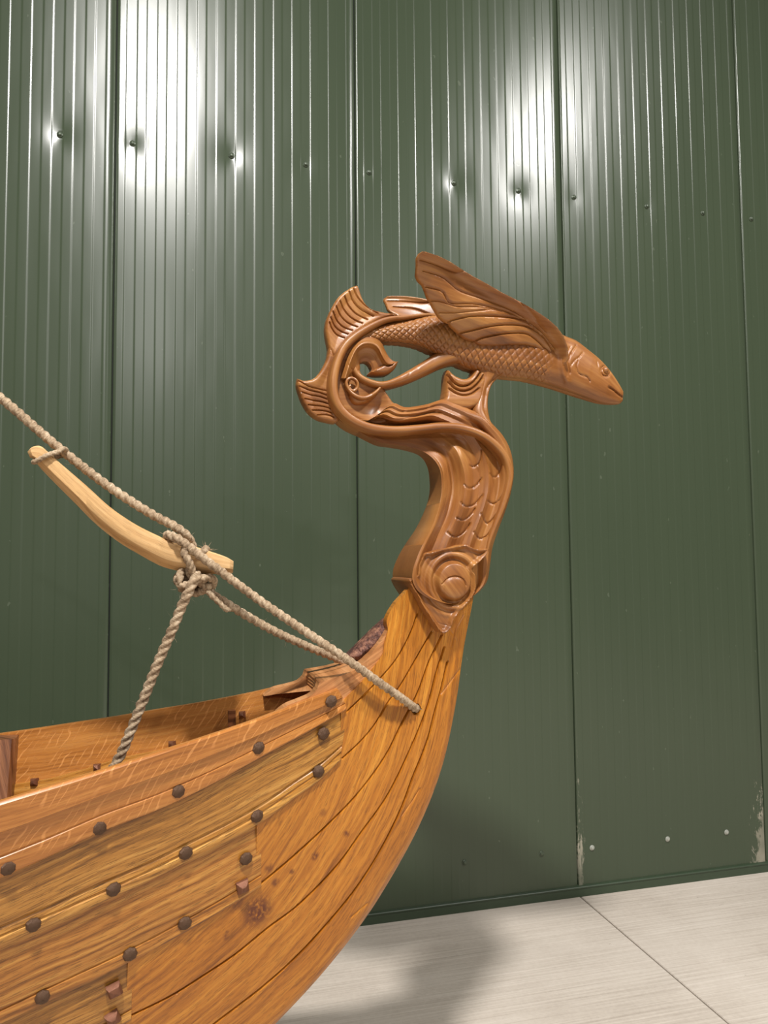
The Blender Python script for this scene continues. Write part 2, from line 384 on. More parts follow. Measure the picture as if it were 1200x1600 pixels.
STEMC = smooth(np.stack([_stx, _stz], -1), 400)
def Xs(Z): return np.interp(Z, STEMC[::-1, 1], STEMC[::-1, 0])
def Zk(X): return np.interp(X, STEMC[::-1, 0], STEMC[::-1, 1])
ZS = smooth(_zs, 300); BS = smooth(_bs, 300)
def Zs(X): return np.interp(X, ZS[:, 0], ZS[:, 1])
def bsh(X): return np.interp(X, BS[:, 0], BS[:, 1])
def vfrac(X, Z): return (Z-Zk(X))/np.maximum(Zs(X)-Zk(X), .1)
def half(X, Z):
    v = np.clip(vfrac(X, Z), 0, 1.3); b1 = .018+(bsh(X)-.018)*np.maximum(v, 1e-6)**.78
    s = np.maximum(Xs(Z)-X, 0); b2 = .014+(bsh(X)-.014)*(1-np.exp(-s/.045))
    w = sstep(.25, .50, X)
    return b1*(1-w)+b2*w
def hull_at(px, py, off=0.0):
    px = np.asarray(px, float); py = np.asarray(py, float); Y = np.full(px.shape, SY-.06)
    for _ in range(60):
        P = at(px, py, Y); Y = .5*Y+.5*(SY-half(P[..., 0], P[..., 2])-off)
    return at(px, py, Y)
def hull_in(px, py, off):
    px = np.asarray(px, float); py = np.asarray(py, float); Y = np.full(px.shape, SY+.2)
    for _ in range(60):
        P = at(px, py, Y); Y = .5*Y+.5*(SY+half(P[..., 0], P[..., 2])-off)
    return at(px, py, Y)
def vline(pts):
    q = smooth(pts, 60); P = hull_at(q[:, 0], q[:, 1], .014); x, z = P[:, 0], P[:, 2]; v = vfrac(x, z)
    i = np.argsort(x); return x[i], v[i]
E1 = vline([(0, 1372), (80, 1337), (160, 1299), (248, 1265), (320, 1231), (417, 1178), (487, 1140), (540, 1109)])
E2 = vline([(0, 1479), (52, 1456), (176, 1403), (289, 1348), (407, 1286), (463, 1245), (498, 1220), (533, 1187)])
E3 = vline([(0, 1601), (100, 1553), (202, 1504), (290, 1457), (350, 1422), (408, 1385)])
E4 = vline([(0, 1712), (100, 1652), (205, 1594)])
def vE(e):
    return lambda X: np.interp(X, e[0], e[1])
def v5(X): return vE(E4)(X)*.68
def v6(X): return vE(E4)(X)*.36
def v7(X): return 0*X+.03
ONE = lambda X: 0*X+1.0
def end_px(pts, off=.014):
    q = smooth(pts, 30) if len(pts) > 2 else np.asarray(pts, float)
    P = hull_at(q[:, 0], q[:, 1], off); return P
XL = -1.9
def strake(name, vt, vb, end, prof, mat, inmat, side, lap=.020, thick=.012, label=None):
    """closed plank: rows across (0 top .. 1 bottom), columns along; side -1 near, +1 far"""
    us = np.array([p[0] for p in prof]); of = np.array([p[1] for p in prof])
    n = 150; tt = 1-(1-np.linspace(0, 1, n))**1.5
    eu = np.linspace(0, 1, len(end)); xe = np.interp(us, eu, end[:, 0])
    X = XL+(xe[None]-XL)*tt[:, None]
    H = np.maximum(Zs(X)-Zk(X), .1); top = np.minimum(vt(X)+lap/H, 1.0); bot = vb(X)
    v = top+(bot-top)*us[None]; Z = Zk(X)+v*H
    b = half(X, Z)
    taper = 1.0
    Yo = b+of[None]*taper; Yi = b+of[None]*0+np.interp(us, [0, 1], [of[0]-thick, of[-1]-thick])[None]
    m = len(us)
    Po = np.stack([X, side*Yo, Z], -1).reshape(-1, 3); Pi = np.stack([X, side*Yi, Z], -1).reshape(-1, 3)
    F = grid_faces(n, m); k = n*m; F += [f[::-1] for f in grid_faces(n, m, k)]
    per = [i*m for i in range(n)] + [(n-1)*m+j for j in range(1, m)] + [i*m+m-1 for i in range(n-2, -1, -1)] + [j for j in range(m-2, 0, -1)]
    F += [(per[i], per[(i+1) % len(per)], k+per[(i+1) % len(per)], k+per[i]) for i in range(len(per))]
    hh = (H*(top-bot)).reshape(n, m)
    uvo = np.stack([X, us[None]*hh], -1).reshape(-1, 2); uv = np.vstack([uvo, uvo+[3.7, .5]])
    o = mesh(name, np.vstack([Po, Pi]), F, mat, ship, uv=uv, sharp=25)
    o.data.materials.append(inmat)
    nf = len(grid_faces(n, m)); mi = np.zeros(len(o.data.polygons), np.int32); mi[nf:2*nf] = 1; o.data.polygons.foreach_set('material_index', mi)
    fix_normals(o)
    if label: o['label'] = label
    return o
P_SHEER = [(0, .012), (.015, .0155), (.04, .019), (.36, .0225), (.385, .0225), (.40, .0175), (.43, .0155), (.70, .0155), (.715, .0135), (.73, .0135), (.745, .016), (.95, .0185), (.985, .0175), (1, .014)]
P_BEAD = [(0, .003), (.1, .0035), (.3, .008), (.55, .0105), (.74, .0125), (.755, .0095), (.775, .0085), (.80, .0115), (.85, .0135), (.865, .0115), (.885, .0115), (.90, .0155), (.965, .0175), (.99, .0165), (1, .012)]
P_PLAIN = [(0, .003), (.1, .0035), (.3, .007), (.55, .010), (.80, .0125), (.83, .0120), (.84, .0098), (.855, .0098), (.865, .013), (.965, .0170), (.99, .0160), (1, .012)]
END1 = end_px([(527, 1074), (533, 1084), (539, 1098), (541, 1109)])
END2 = end_px([(538, 1100), (543, 1112), (541, 1135), (536, 1160), (531, 1187)])
END3 = end_px([(408, 1270), (408.5, 1320), (408, 1385)])
END4 = end_px([(207, 1490), (206, 1540), (205, 1594)])
END5 = np.stack([np.full(5, -.22), np.zeros(5), np.zeros(5)], -1); END6 = END5*1; END6[:, 0] = -.35; END7 = END5*1; END7[:, 0] = -.5
for side in (-1, 1):
    strake('sheer_strake', ONE, vE(E1), END1, P_SHEER, OAK_SHEER, OAK_SHEER, side, lap=0)
    strake('strake', vE(E1), vE(E2), END2, P_BEAD, OAK_PLANK, OAK_IN, side)
    strake('strake', vE(E2), vE(E3), END3, P_PLAIN, OAK_PLANK2, OAK_IN, side)
    strake('strake', vE(E3), vE(E4), END4, P_PLAIN, OAK_PLANK, OAK_IN, side)
    strake('strake', vE(E4), v5, END5, P_PLAIN, OAK_PLANK2, OAK_IN, side)
    strake('strake', v5, v6, END6, P_PLAIN, OAK_PLANK, OAK_IN, side)
    strake('strake', v6, v7, END7, P_PLAIN, OAK_PLANK2, OAK_IN, side)

# ---- solids from outlines traced on the photograph
def triangulate(poly, step, lines=()):
    poly = np.asarray(poly, float); n = len(poly)
    lo, hi = poly.min(0), poly.max(0)
    gx = np.arange(lo[0], hi[0]+step, step); gy = np.arange(lo[1], hi[1]+step, step*.866)
    X, Y = np.meshgrid(gx, gy); X = X.copy(); X[1::2] += step/2
    P = np.stack([X.ravel(), Y.ravel()], -1)
    P = P[inside(P, poly)]; d = seg_dist(P, np.vstack([poly, poly[:1]])); P = P[d > step*.55]
    if lines:
        ex = []
        for line, w, dd in lines:
            Lr = np.asarray(smooth(line, 400) if len(line) > 2 else np.linspace(line[0], line[1], 400), float)
            ln = np.linalg.norm(np.diff(Lr, axis=0), axis=1).sum(); c = Lr[np.linspace(0, 399, max(3, int(ln/2.0))).astype(int)]
            tg = np.gradient(c, axis=0); tg /= np.linalg.norm(tg, axis=1)[:, None]+1e-9; nr = np.stack([tg[:, 1], -tg[:, 0]], -1)
            keep = seg_dist(P, c) > 2.3*w; P = P[keep]
            for o_ in (0, -.75, .75, -1.7, 1.7): ex.append(c+nr*o_*w)
        E_ = np.vstack(ex); E_ = E_[inside(E_, poly)]; E_ = E_[seg_dist(E_, np.vstack([poly, poly[:1]])) > .5]
        key = np.unique(np.round(E_/.45).astype(int), axis=0, return_index=True)[1]; P = np.vstack([P, E_[np.sort(key)]])
    A = np.vstack([poly, P])
    vs, es, fs, _, _, _ = delaunay_2d_cdt([Vector((a, b)) for a, b in A], [(i, (i+1) % n) for i in range(n)], [list(range(n))], 1, 1e-5)
    return np.array([(v.x, v.y) for v in vs]), [tuple(f) for f in fs]
def boundary(F):
    cnt = {}
    for f in F:
        for a, b in zip(f, f[1:]+f[:1]):
            k = (min(a, b), max(a, b)); cnt.setdefault(k, []).append((a, b))
    return [v[0] for v in cnt.values() if len(v) == 1]
def two_sided(name, P2, F2, near, mat, parent, uv, far=None, plane=SY, org=None, sharp=35, center=None):
    """near face + its mirror about the plane (or a given far face) + rim"""
    if far is None:
        far = near.copy(); far[:, 1] = 2*plane-near[:, 1]
    n = len(near); Fo = list(F2) + [tuple(i+n for i in f[::-1]) for f in F2]
    for a, b in boundary(F2): Fo.append((b, a, a+n, b+n))
    V = np.vstack([near, far])-(SHIFT if org is None else org)
    o = mesh(name, V, Fo, mat, parent, uv=np.vstack([uv, uv]), sharp=sharp); fix_normals(o); return o
def groove_depth(P2, grooves):
    g = np.zeros(len(P2))
    for line, w, d in grooves:
        L = smooth(line, max(8, 4*len(line))) if len(line) > 2 else np.asarray(line, float)
        lo, hi = L.min(0)-4*w, L.max(0)+4*w
        s = np.all((P2 > lo) & (P2 < hi), axis=1)
        if s.any():
            dd = seg_dist(P2[s], L); g[s] = np.maximum(g[s], d*np.exp(-(dd/w)**2))
    return g

# ---- stem
KN = [((402, 1424), .044, 1.0), ((372, 1412), .022, .5), ((430, 1379), .012, .8), ((456, 1362), .008, .8), ((492, 1338), .012, .9), ((541, 1303), .010, .9), ((505, 1270), .012, .5), ((420, 1357), .014, .7), ((353, 1464), .009, .7), ((355, 1456), .006, .5)]
add_knots(OAK_STEM, [(hull_at(np.array([float(x)]), np.array([float(y)]), .010)[0]-SHIFT, r, st) for (x, y), r, st in KN])
G = [([(543, 1111), (562, 1093), (597, 1057), (620, 1029), (643, 986), (652, 960)], 1.05, .0065),
     ([(536, 1184), (562, 1160), (585, 1133), (606, 1098), (625, 1072), (648, 1033), (674, 988)], 1.05, .0065),
     ([(400, 1387), (453, 1343), (517, 1284), (560, 1239), (603, 1180), (629, 1128), (653, 1082), (671, 1033), (690, 993)], 1.15, .0075),
     ([(207, 1586), (268, 1556), (319, 1524), (367, 1492), (420, 1449), (463, 1417), (528, 1351), (565, 1300), (603, 1247), (637, 1180), (667, 1107), (683, 1047), (694, 1012)], 1.15, .0075),
     ([(320, 1612), (340, 1596), (407, 1545), (460, 1498), (515, 1439), (560, 1383), (597, 1324), (627, 1263), (645, 1215), (667, 1160), (681, 1107), (690, 1075), (699, 1035)], 1.15, .0075),
     ([(690, 1084), (705, 1064), (720, 1044)], 1.2, .002), ([(628, 1275), (648, 1246), (656, 1233)], 1.2, .0025), ([(549, 1433), (573, 1412)], 1.2, .002),
     ([(553, 1232), (575, 1190), (590, 1150)], 1.1, .0012), ([(700, 980), (712, 1000), (708, 1040)], 1., .0012), ([(725, 960), (712, 985), (706, 1010)], 1.3, .0025)]
fr = smooth(STEMPX + [(360, 1668), (250, 1752), (120, 1835)], 150)
aft = smooth([(619, 941), (609, 957), (604, 970), (606, 985), (601, 1003), (598, 1022), (584, 1042), (571, 1059), (537, 1094)], 40)
poly = np.vstack([fr, [(120, 1700)], [(196, 1600), (200, 1500), (210, 1494)], [(300, 1443), (400, 1380), (401, 1290), (408, 1280)], smooth([(440, 1255), (480, 1225), (510, 1200), (524, 1186), (530, 1160), (533, 1130), (533, 1112), (532, 1098)], 20), aft[::-1], [(640, 918), (690, 890)]])
P2, F2 = triangulate(poly, 3.2)
# finer along grooves
P = hull_at(P2[:, 0], P2[:, 1], .010)
fd = seg_dist(P2, fr)
def stem_mesh():
    P2, F2 = triangulate(poly, 2.6, G)
    d = seg_dist(P2, fr); off = .010-.007*np.exp(-d/3.0)
    g = groove_depth(P2, G)
    # clinker-like steps: every carved plank stands a little proud at its lower edge
    P = hull_at(P2[:, 0], P2[:, 1], off)
    b = SY-P[:, 1]
    near = P.copy(); near[:, 1] += g
    hole = np.array([650., 1108.]); r = np.linalg.norm((P2-hole)*[1, 1], axis=1)
    near[:, 1] += .03*(1-sstep(6.0, 8.0, r))
    ang = np.arctan2(-(P2[:, 1]-1600), P2[:, 0]+200)
    # grain follows the sweep of the stem
    dd = seg_dist(P2, smooth([(742, 880), (725, 1010), (690, 1200), (600, 1390), (500, 1525), (300, 1700), (120, 1835)], 60))
    uv = np.stack([(P2[:, 0]*.6-P2[:, 1]*.8)*.0016, dd*.0016], -1)
    da = seg_dist(P2, np.array([(660, 880), (640, 918), (619, 941), (604, 970)])); far = near.copy()
    far[:, 1] = SY+(SY-near[:, 1])*(1-1.55*(1-sstep(0, 34, da)))
    return two_sided('stem', P2, F2, near, OAK_STEM, ship, uv, far=far, sharp=40)
stem_mesh()
# dark plug in the rope hole
# ---- sapwood piece between stem and sheer, with bark
pp = [(499, 1066), (520, 1060), (540, 1053), (558, 1044), (578, 1024), (596, 1000), (606, 984), (601, 1003), (598, 1022), (584, 1042), (571, 1059), (552, 1079), (537, 1095), (531, 1092), (527, 1080), (503, 1090), (450, 1112), (430, 1118), (446, 1104), (470, 1094), (487, 1086), (496, 1076)]
poly2 = np.vstack([smooth(pp[:6], 24), smooth(pp[6:13], 24), pp[13:16], smooth(pp[16:], 16)])
P2, F2 = triangulate(poly2, 3.0)
P = hull_at(P2[:, 0], P2[:, 1], .006); g = groove_depth(P2, [([(540, 1072), (556, 1058), (575, 1036)], 1.5, .002)])
P[:, 1] += g
fuv = np.stack([(P2[:, 0]*.8-P2[:, 1]*.6)*.0016, (P2[:, 0]*.6+P2[:, 1]*.8)*.0016], -1)
for side in (1, -1):
    n_, f_ = P.copy(), P.copy(); f_[:, 1] = np.where(P2[:, 0] > 500, SY+.004, np.minimum(P[:, 1]+.035, SY))
    if side < 0: n_[:, 1] = 2*SY-n_[:, 1]; f_[:, 1] = 2*SY-f_[:, 1]
    two_sided('sapwood_filler', P2, F2, n_, OAK_SAP, ship, fuv, far=f_)['label'] = 'pale sapwood piece'
pb = smooth([(541, 1026), (556, 1009), (575, 990), (592, 974), (603, 966), (609, 976), (608, 988), (602, 1002), (588, 1014), (572, 1024), (556, 1032)], 60, closed=True)[:-1]
P2, F2 = triangulate(pb, 2.0); d = seg_dist(P2, np.vstack([pb, pb[:1]]))
P = at(P2[:, 0], P2[:, 1], SY+0*d); P[:, 1] -= .014+.022*np.sqrt(np.clip(d/12, 0, 1))+.003*RNG.random(len(P))
two_sided('bark_patch', P2, F2, P, BARK, ship, P2*.0016)['label'] = 'dark rough bark patch'
# ---- keel behind the stem
V = []; Fk = []; xs = np.linspace(-1.9, .12, 40)
for x in xs:
    z = float(Zk(x)); zb = max(0.0, (z-.03)*float(sstep(-.75, -.35, np.array(x)))); V += [(x, -.022, zb), (x, .022, zb), (x, .022, z+.05), (x, -.022, z+.05)]
Fk = grid_faces(40, 4, closed=True)+[(0, 1, 2, 3), (159, 158, 157, 156)]
fix_normals(mesh('keel', V, Fk, OAK_STEM, ship, uv=np.array([(v[0], v[2]) for v in V])))
# ---- frames across the hull
def frame(x, w, label=None):
    for side in (1, -1):
        zz = np.linspace(float(Zs(x))-.004 if side > 0 else float(Zs(x))-.03, float(Zk(x))+.05, 24); V = []
        for z in zz:
            b = float(half(np.array(x), np.array(z)))
            dep = .060
            for (dx, dy) in ((-w, -.002), (w, -.002), (w, -dep+.010), (w*.75, -dep), (-w*.75, -dep), (-w, -dep+.010)): V.append((x+dx, side*max(b+dy, .004), z))
        o = mesh('rib', V, grid_faces(24, 6, closed=True)+[tuple(range(6)), tuple(range(143, 137, -1))], OAK_DARK, ship, uv=np.array([(v[2], v[0]+v[1]) for v in V]), sharp=30); fix_normals(o)
fx = hull_in(np.array([22.]), np.array([1150.]), .01)[0, 0]
frame(fx-.020, .030); frame(fx-.75, .026)

# ---- rivets
def rivet_mesh(kind, seed):
    rng = np.random.default_rng(seed); k = 8 if kind == 'round' else 4; V = []
    prof = [(1.0, 0), (1.02, .25), (.82, .55), (.45, .75), (0, .82)] if kind == 'round' else [(1.0, 0), (1.0, .40), (.70, .80), (.30, 1.0), (0, 1.0)]
    jit = 1+.10*(rng.random(k)-.5)
    for r, z in prof:
        for j in range(k):
            a = 2*math.pi*(j+.5)/k; V.append((r*jit[j]*math.cos(a), r*jit[j]*math.sin(a), z*(1+.1*(rng.random()-.5))))
    F = grid_faces(len(prof), k, closed=True); return V, F
RIVN = [(12, 1355), (155, 1293), (278, 1236), (403, 1168), (517, 1096), (505, 1146), (497, 1205), (401, 1275), (290, 1332), (177, 1389), (52, 1444), (384, 1341), (288, 1442), (203, 1490), (66, 1557)]
RIVQ = [(378, 1384), (178, 1545), (176, 1588)]
RV = {}
def put_rivet(kind, P, N, r, h, side=1, mat=None, rot=0.0, name='rivet', i=0):
    key = (kind, i % 4, name)
    if key not in RV:
        V, F = rivet_mesh(kind, i % 4); o = mesh(name, V, F, mat, ship, sharp=28); fix_normals(o); RV[key] = o; first = True
    else:
        o = RV[key].copy(); COL.objects.link(o)
    N = Vector(N).normalized(); q = N.to_track_quat('Z', 'Y'); o.rotation_mode = 'QUATERNION'
    from mathutils import Quaternion
    o.rotation_quaternion = q @ Quaternion((0, 0, 1), rot); o.location = Vector(P)-Vector(SHIFT); o.scale = (r, r, h)
    return o
def hull_normal(P, side=-1):
    x, z = P[0], P[2]; e = .01; hf = lambda a, b: float(half(np.array(a), np.array(b)))
    bx = (hf(x+e, z)-hf(x-e, z))/(2*e); bz = (hf(x, z+e)-hf(x, z-e))/(2*e)
    return np.array([-bx, side, -bz])
for i, (x, y) in enumerate(RIVN):
    P = hull_at(np.array([x]), np.array([y]), .024 if i == 4 else .0125)[0]; N = hull_normal(P)
    put_rivet('round', P, N, .0142, .0125, mat=IRON, rot=i*.7, i=i)
    put_rivet('round', [P[0], 2*SY-P[1], P[2]], N*[1, -1, 1], .0142, .0125, mat=IRON, rot=i*.7, i=i)
for i, (x, y) in enumerate(RIVQ):
    P = hull_at(np.array([x]), np.array([y]), .0115)[0]; N = hull_normal(P)
    put_rivet('square', P, N, .0185, .016, mat=COPPER, rot=.2+i*.1, i=i)
for i, (x, y, r) in enumerate([(55, 1222, .013), (153, 1199, .012), (270, 1163, .012), (379, 1116, .011)]):
    P = hull_in(np.array([x]), np.array([y]), .004)[0]; N = hull_normal(P, 1)*-1
    put_rivet('square', P, N, r, .016, mat=COPPER, rot=.1, name='rove', i=i).data
V, F = box(-.009, .009, -.008, .010, -.03, .022)
P = hull_in(np.array([362.]), np.array([1124.]), .006)[0]
o = mesh('notch_shade_block', V, F, OAK_DARK, ship, uv=np.array([(v[0], v[2]) for v in V])); o.location = Vector(P-SHIFT)  # dark block standing in for the shade of a notch in the inner plank
# ================================================================== FIGUREHEAD
head = thing('carved_figurehead', 'carved oak flying fish with spread fins rising from a scrolled neck on the stem', 'figurehead')
HO = at(np.array([700.]), np.array([930.]), SY)[0]; head.location = tuple(HO)
KX = .00162                                          # metres per traced pixel, for uv only
def inflate(name, poly, T, R, h0=.002, step=2.0, yc=0.0, tilt=None, grooves=(), extra=None, mat=None, parent=None, pw=.5, mirror=False, lab=None, sharp=40, ang=0.0, fit=1.0):
    """solid from an outline: half thickness T rounded off over R towards the rim; tilt(P2)->centre offset from the boat's middle plane"""
    poly = np.asarray(poly, float)
    P2, F2 = triangulate(poly, step, grooves)
    d = seg_dist(P2, np.vstack([poly, poly[:1]]))
    q = np.clip(d/R, 0, 1); h = h0+(T-h0)*(1-(1-q)**2)**pw
    c = np.full(len(P2), yc) if tilt is None else tilt(P2)
    if extra is not None: h = h+extra(P2, d)
    h = np.maximum(h-groove_depth(P2, grooves)*np.clip(d/1.5, .15, 1), .0006)
    P = at(P2[:, 0], P2[:, 1], SY+c-fit*np.median(h))  # the traced outline is that of the near face
    P[:, 1] = SY+c; near = P.copy(); far = P.copy(); near[:, 1] -= h; far[:, 1] += h
    ca, sa = math.cos(ang), math.sin(ang)
    uv = np.stack([(P2[:, 0]*ca+P2[:, 1]*sa)*KX, (-P2[:, 0]*sa+P2[:, 1]*ca)*KX], -1)
    o = two_sided(name, P2, F2, near, mat or CARVED, parent or head, uv, far=far, org=HO, sharp=sharp)
    if lab: o['label'] = lab
    if mirror:
        m = o.copy(); m.data = o.data.copy(); COL.objects.link(m); m.parent = o.parent
        co = np.zeros(len(m.data.vertices)*3, np.float32); m.data.vertices.foreach_get('co', co); co = co.reshape(-1, 3)
        co[:, 1] = 2*(SY-HO[1])-co[:, 1]; m.data.vertices.foreach_set('co', co.ravel()); m.data.flip_normals(); m.data.update()
        return o, m
    return o
def loft(name, A, B, width, n=160, k=40, power=1.0, grooves=(), extra=None, mat=None, parent=None, yc=0.0, cap=True, sharp=45, lab=None, fit=0.0):
    """closed body between two traced edges A and B; section: superellipse of half width width(t) across the boat"""
    A = smooth(A, n); B = smooth(B, n); t = np.linspace(0, 1, n)
    w = np.array([width(x) for x in t]); th = np.linspace(0, 2*math.pi, k, endpoint=False)
    c = np.cos(th); s = np.sin(th)
    cc = np.sign(c)*np.abs(c)**power; ss = np.sign(s)*np.abs(s)**power
    mid = (A+B)/2; hf = (A-B)/2
    P2 = mid[:, None]+hf[:, None]*cc[None, :, None]
    dy = -w[:, None]*ss[None]
    P2f = P2.reshape(-1, 2); dyf = dy.ravel().copy(); sg = np.sign(-dyf)
    g = groove_depth(P2f, grooves)
    if extra is not None: g = g+extra(P2f, np.repeat(t, k), np.tile(th, n))
    lim = np.abs(dyf); dyf = np.where(lim > 1e-6, dyf*np.maximum(1-g/np.maximum(lim, 1e-6), .2), dyf)
    P = at(P2f[:, 0], P2f[:, 1], SY+yc-(fit*np.repeat(w, k) if fit else np.abs(dyf))); P[:, 1] = SY+yc+dyf
    F = grid_faces(n, k, closed=True)
    if cap: F += [tuple(range(k)), tuple(range((n-1)*k, n*k))]
    L = np.r_[0, np.cumsum(np.linalg.norm(np.diff(mid, axis=0), axis=1))]*KX
    uv = np.stack([np.repeat(L, k), np.tile(np.abs(th-math.pi)*.03, n)], -1)
    o = mesh(name, P-HO, F, mat or CARVED, parent or head, uv=uv, sharp=sharp); fix_normals(o)
    if lab: o['label'] = lab
    return o
def sheet(name, A, B, prof, n=150, m=60, grooves=(), mat=None, parent=None, sharp=45, extra=None, blend=None):
    """solid between two traced edges: near face depth prof(u,t), u 0 at B .. 1 at A; mirrored to the far side"""
    A = smooth(A, n); B = smooth(B, n); t = np.linspace(0, 1, n)[:, None]; u = np.linspace(0, 1, m)[None]
    P2 = (B[:, None]*(1-u[..., None])+A[:, None]*u[..., None]).reshape(-1, 2)
    dep = (prof(u+0*t, t+0*u)).ravel()
    if extra is not None: dep = dep+extra(P2)
    dep = np.maximum(dep-groove_depth(P2, grooves), .003)
    P = at(P2[:, 0], P2[:, 1], SY-dep)
    L = np.r_[0, np.cumsum(np.linalg.norm(np.diff((A+B)/2, axis=0), axis=1))]*KX
    uv = np.stack([np.repeat(L, m), np.tile(np.linspace(0, .12, m), n)], -1)
    F = grid_faces(n, m)
    return two_sided(name, P2, F, P, mat or CARVED, parent or head, uv, org=HO, sharp=sharp)
def z1(*p): return [(440+a/4, 380+b/4) for a, b in p]
def z2(*p): return [(700+a/4, 380+b/4) for a, b in p]
def z3(*p): return [(560+a/4, 640+b/4) for a, b in p]
def z6(*p): return [(510+a*.14167, 500+b*.14167) for a, b in p]
def z7(*p): return [(660+a*.14167, 520+b*.14167) for a, b in p]
def z8(*p): return [(590+a*.15833, 830+b*.15833) for a, b in p]
def lerp(xs, ys): return lambda x: np.interp(x, xs, ys)

# ---- neck: fluted S
NA = [(560, 655), (585, 655), (600, 640), (615, 630), (632, 636), (665, 632), (695, 624), (712, 630), (735, 640), (757, 650), (772, 665), (786, 681), (797, 702), (802, 725), (802.5, 745), (797, 775), (789, 800), (777, 832), (769, 858), (766, 880), (761, 908), (752, 921), (738, 933)]
NB = [(526, 652), (540, 663), (557, 672), (575, 682), (597, 692), (610, 694), (640, 699), (662, 706), (677, 717), (687, 733), (690, 752), (689, 775), (683, 800), (674, 825), (662, 848), (652, 870), (645, 892), (645, 908), (652, 922), (668, 934), (690, 942), (705, 944)]
def neck_prof(u, t):
    # horizontal part (t<.4): ribbon rides on the outer third; below it the face falls away in long hollows
    h = np.interp(u, [0, .08, .25, .40, .50, .58, .66, .74, .80, .86, .92, 1], [.026, .024, .018, .010, .016, .036, .048, .040, .046, .040, .044, .030])
    v = np.interp(u, [0, .04, .10, .16, .26, .36, .40, .47, .56, .64, .68, .74, .82, .90, .96, 1], [.056, .058, .036, .024, .046, .064, .062, .049, .044, .054, .058, .046, .041, .052, .055, .036])
    v = v-.010*(1-sstep(0, .12, u))+(.040*sstep(.45, .80, t))*(1-sstep(0, .40, u))
    v = v-.016*sstep(.10, .22, u)*(1-sstep(.80, .88, u))*(1-sstep(.50, .72, t))
    w = sstep(.33, .45, t)
    return h*(1-w)+v*w
SC1 = [z3((695, 350), (715, 358), (750, 340), (768, 290), (768, 250)), z3((662, 470), (690, 492), (730, 480), (770, 430)), z3((640, 580), (670, 606), (720, 595), (775, 535)),
       z3((612, 676), (650, 692), (690, 670), (728, 620)), z3((556, 766), (600, 797), (650, 775), (698, 712)),
       z3((822, 400), (850, 425), (880, 395), (893, 310)), z3((808, 570), (835, 590), (870, 575), (905, 530)), z3((765, 650), (800, 712), (830, 695), (862, 655)), z3((722, 765), (755, 808), (800, 790), (832, 745))]
NG = [(s, 1.1, .0042) for s in SC1]
NG += [(z6((480, 985), (600, 1060), (800, 1095), (950, 1070), (1190, 1010)), 1.3, .004), (z6((340, 940), (420, 1000), (560, 1080), (800, 1140)), 1.3, .004), (z7((0, 915), (100, 890), (200, 880)), 1.2, .003), (z6((880, 990), (840, 1010)), 1, .002), (z7((60, 815), (100, 790)), 1, .002)]
sheet('neck', NA, NB, neck_prof, n=260, m=110, grooves=NG, sharp=50)

# ---- ribbon: from the fish's back round the ring and down the front of the neck
RB = z1((1000, 455), (930, 446), (860, 450), (760, 462), (700, 466), (640, 480), (560, 518), (470, 575), (400, 640), (358, 720), (333, 810), (326, 890), (338, 970), (372, 1040), (430, 1095)) + z3((40, 100), (100, 117), (250, 127), (400, 115), (550, 100), (680, 118), (780, 158), (860, 218), (920, 290), (946, 370), (946, 440), (924, 540), (893, 630), (850, 735), (815, 830), (800, 900))
cl = smooth(RB, 320); tg = np.gradient(cl, axis=0); tg /= np.linalg.norm(tg, axis=1)[:, None]; nr = np.stack([tg[:, 1], -tg[:, 0]], -1)
tt = np.linspace(0, 1, 320); rw = np.interp(tt, [0, .1, .2, .3, .45, .6, .75, .9, 1], [2.5, 4.0, 7.5, 8.5, 8.5, 7.5, 8.0, 6, 3])[:, None]
def dup_edges(c, w): return c+nr*w, c-nr*w
ra, rb_ = dup_edges(cl, rw)
loft('ribbon', ra[::4], rb_[::4], lerp([0, .08, .25, .4, .55, .7, .85, 1], [.020, .030, .047, .052, .058, .063, .064, .058]), n=320, k=36, power=.62, sharp=50, fit=.9)

# ---- tail fins
UT = smooth(z1((470, 262), (440, 272), (420, 285), (385, 308), (350, 342), (320, 390), (298, 435), (282, 480), (276, 530), (280, 575), (290, 625), (296, 660)), 50)
UTi = smooth(z1((330, 720), (380, 650), (440, 590), (510, 540), (600, 490), (690, 455), (720, 440), (690, 437), (640, 430), (570, 412), (530, 382), (505, 340), (488, 290), (480, 266)), 60)
def rays(a, b, n, bow=.0):
    A = smooth(a, n); B = smooth(b, n); out = []
    for p, q in zip(A, B):
        m = (p+q)/2; d = q-p; nrm = np.array([d[1], -d[0]])
        out.append([tuple(p), tuple(p*.5+m*.5+nrm*bow*.75), tuple(m+nrm*bow), tuple(q*.5+m*.5+nrm*bow*.75), tuple(q)])
    return out
tr = [z1((300, 500), (312, 530), (340, 565), (390, 592)), z1((308, 468), (325, 505), (358, 540), (412, 568)), z1((322, 432), (342, 475), (378, 515), (440, 545)), z1((342, 398), (366, 445), (405, 488), (470, 522)),
      z1((366, 365), (392, 415), (435, 462), (502, 500)), z1((394, 335), (420, 388), (462, 435), (535, 475)), z1((424, 308), (448, 360), (492, 410), (570, 455)), z1((450, 288), (472, 335), (515, 385), (600, 440))]
inflate('tail_fin', np.vstack([UT, UTi]), .021, 7, h0=.012, step=1.4, grooves=[(r, .95, .0050) for r in tr], extra=lambda P, d: -.006*np.clip((d-4)/12, 0, 1), ang=.9, lab='upper lobe of the fish tail')
LT = z1((100, 843), (97, 880), (110, 930), (138, 1000), (178, 1058), (230, 1095), (290, 1112), (345, 1118), (370, 1080), (345, 1000), (330, 920), (330, 830), (345, 750), (300, 640), (292, 690), (278, 735), (240, 802), (210, 838), (190, 850), (160, 856), (135, 856))
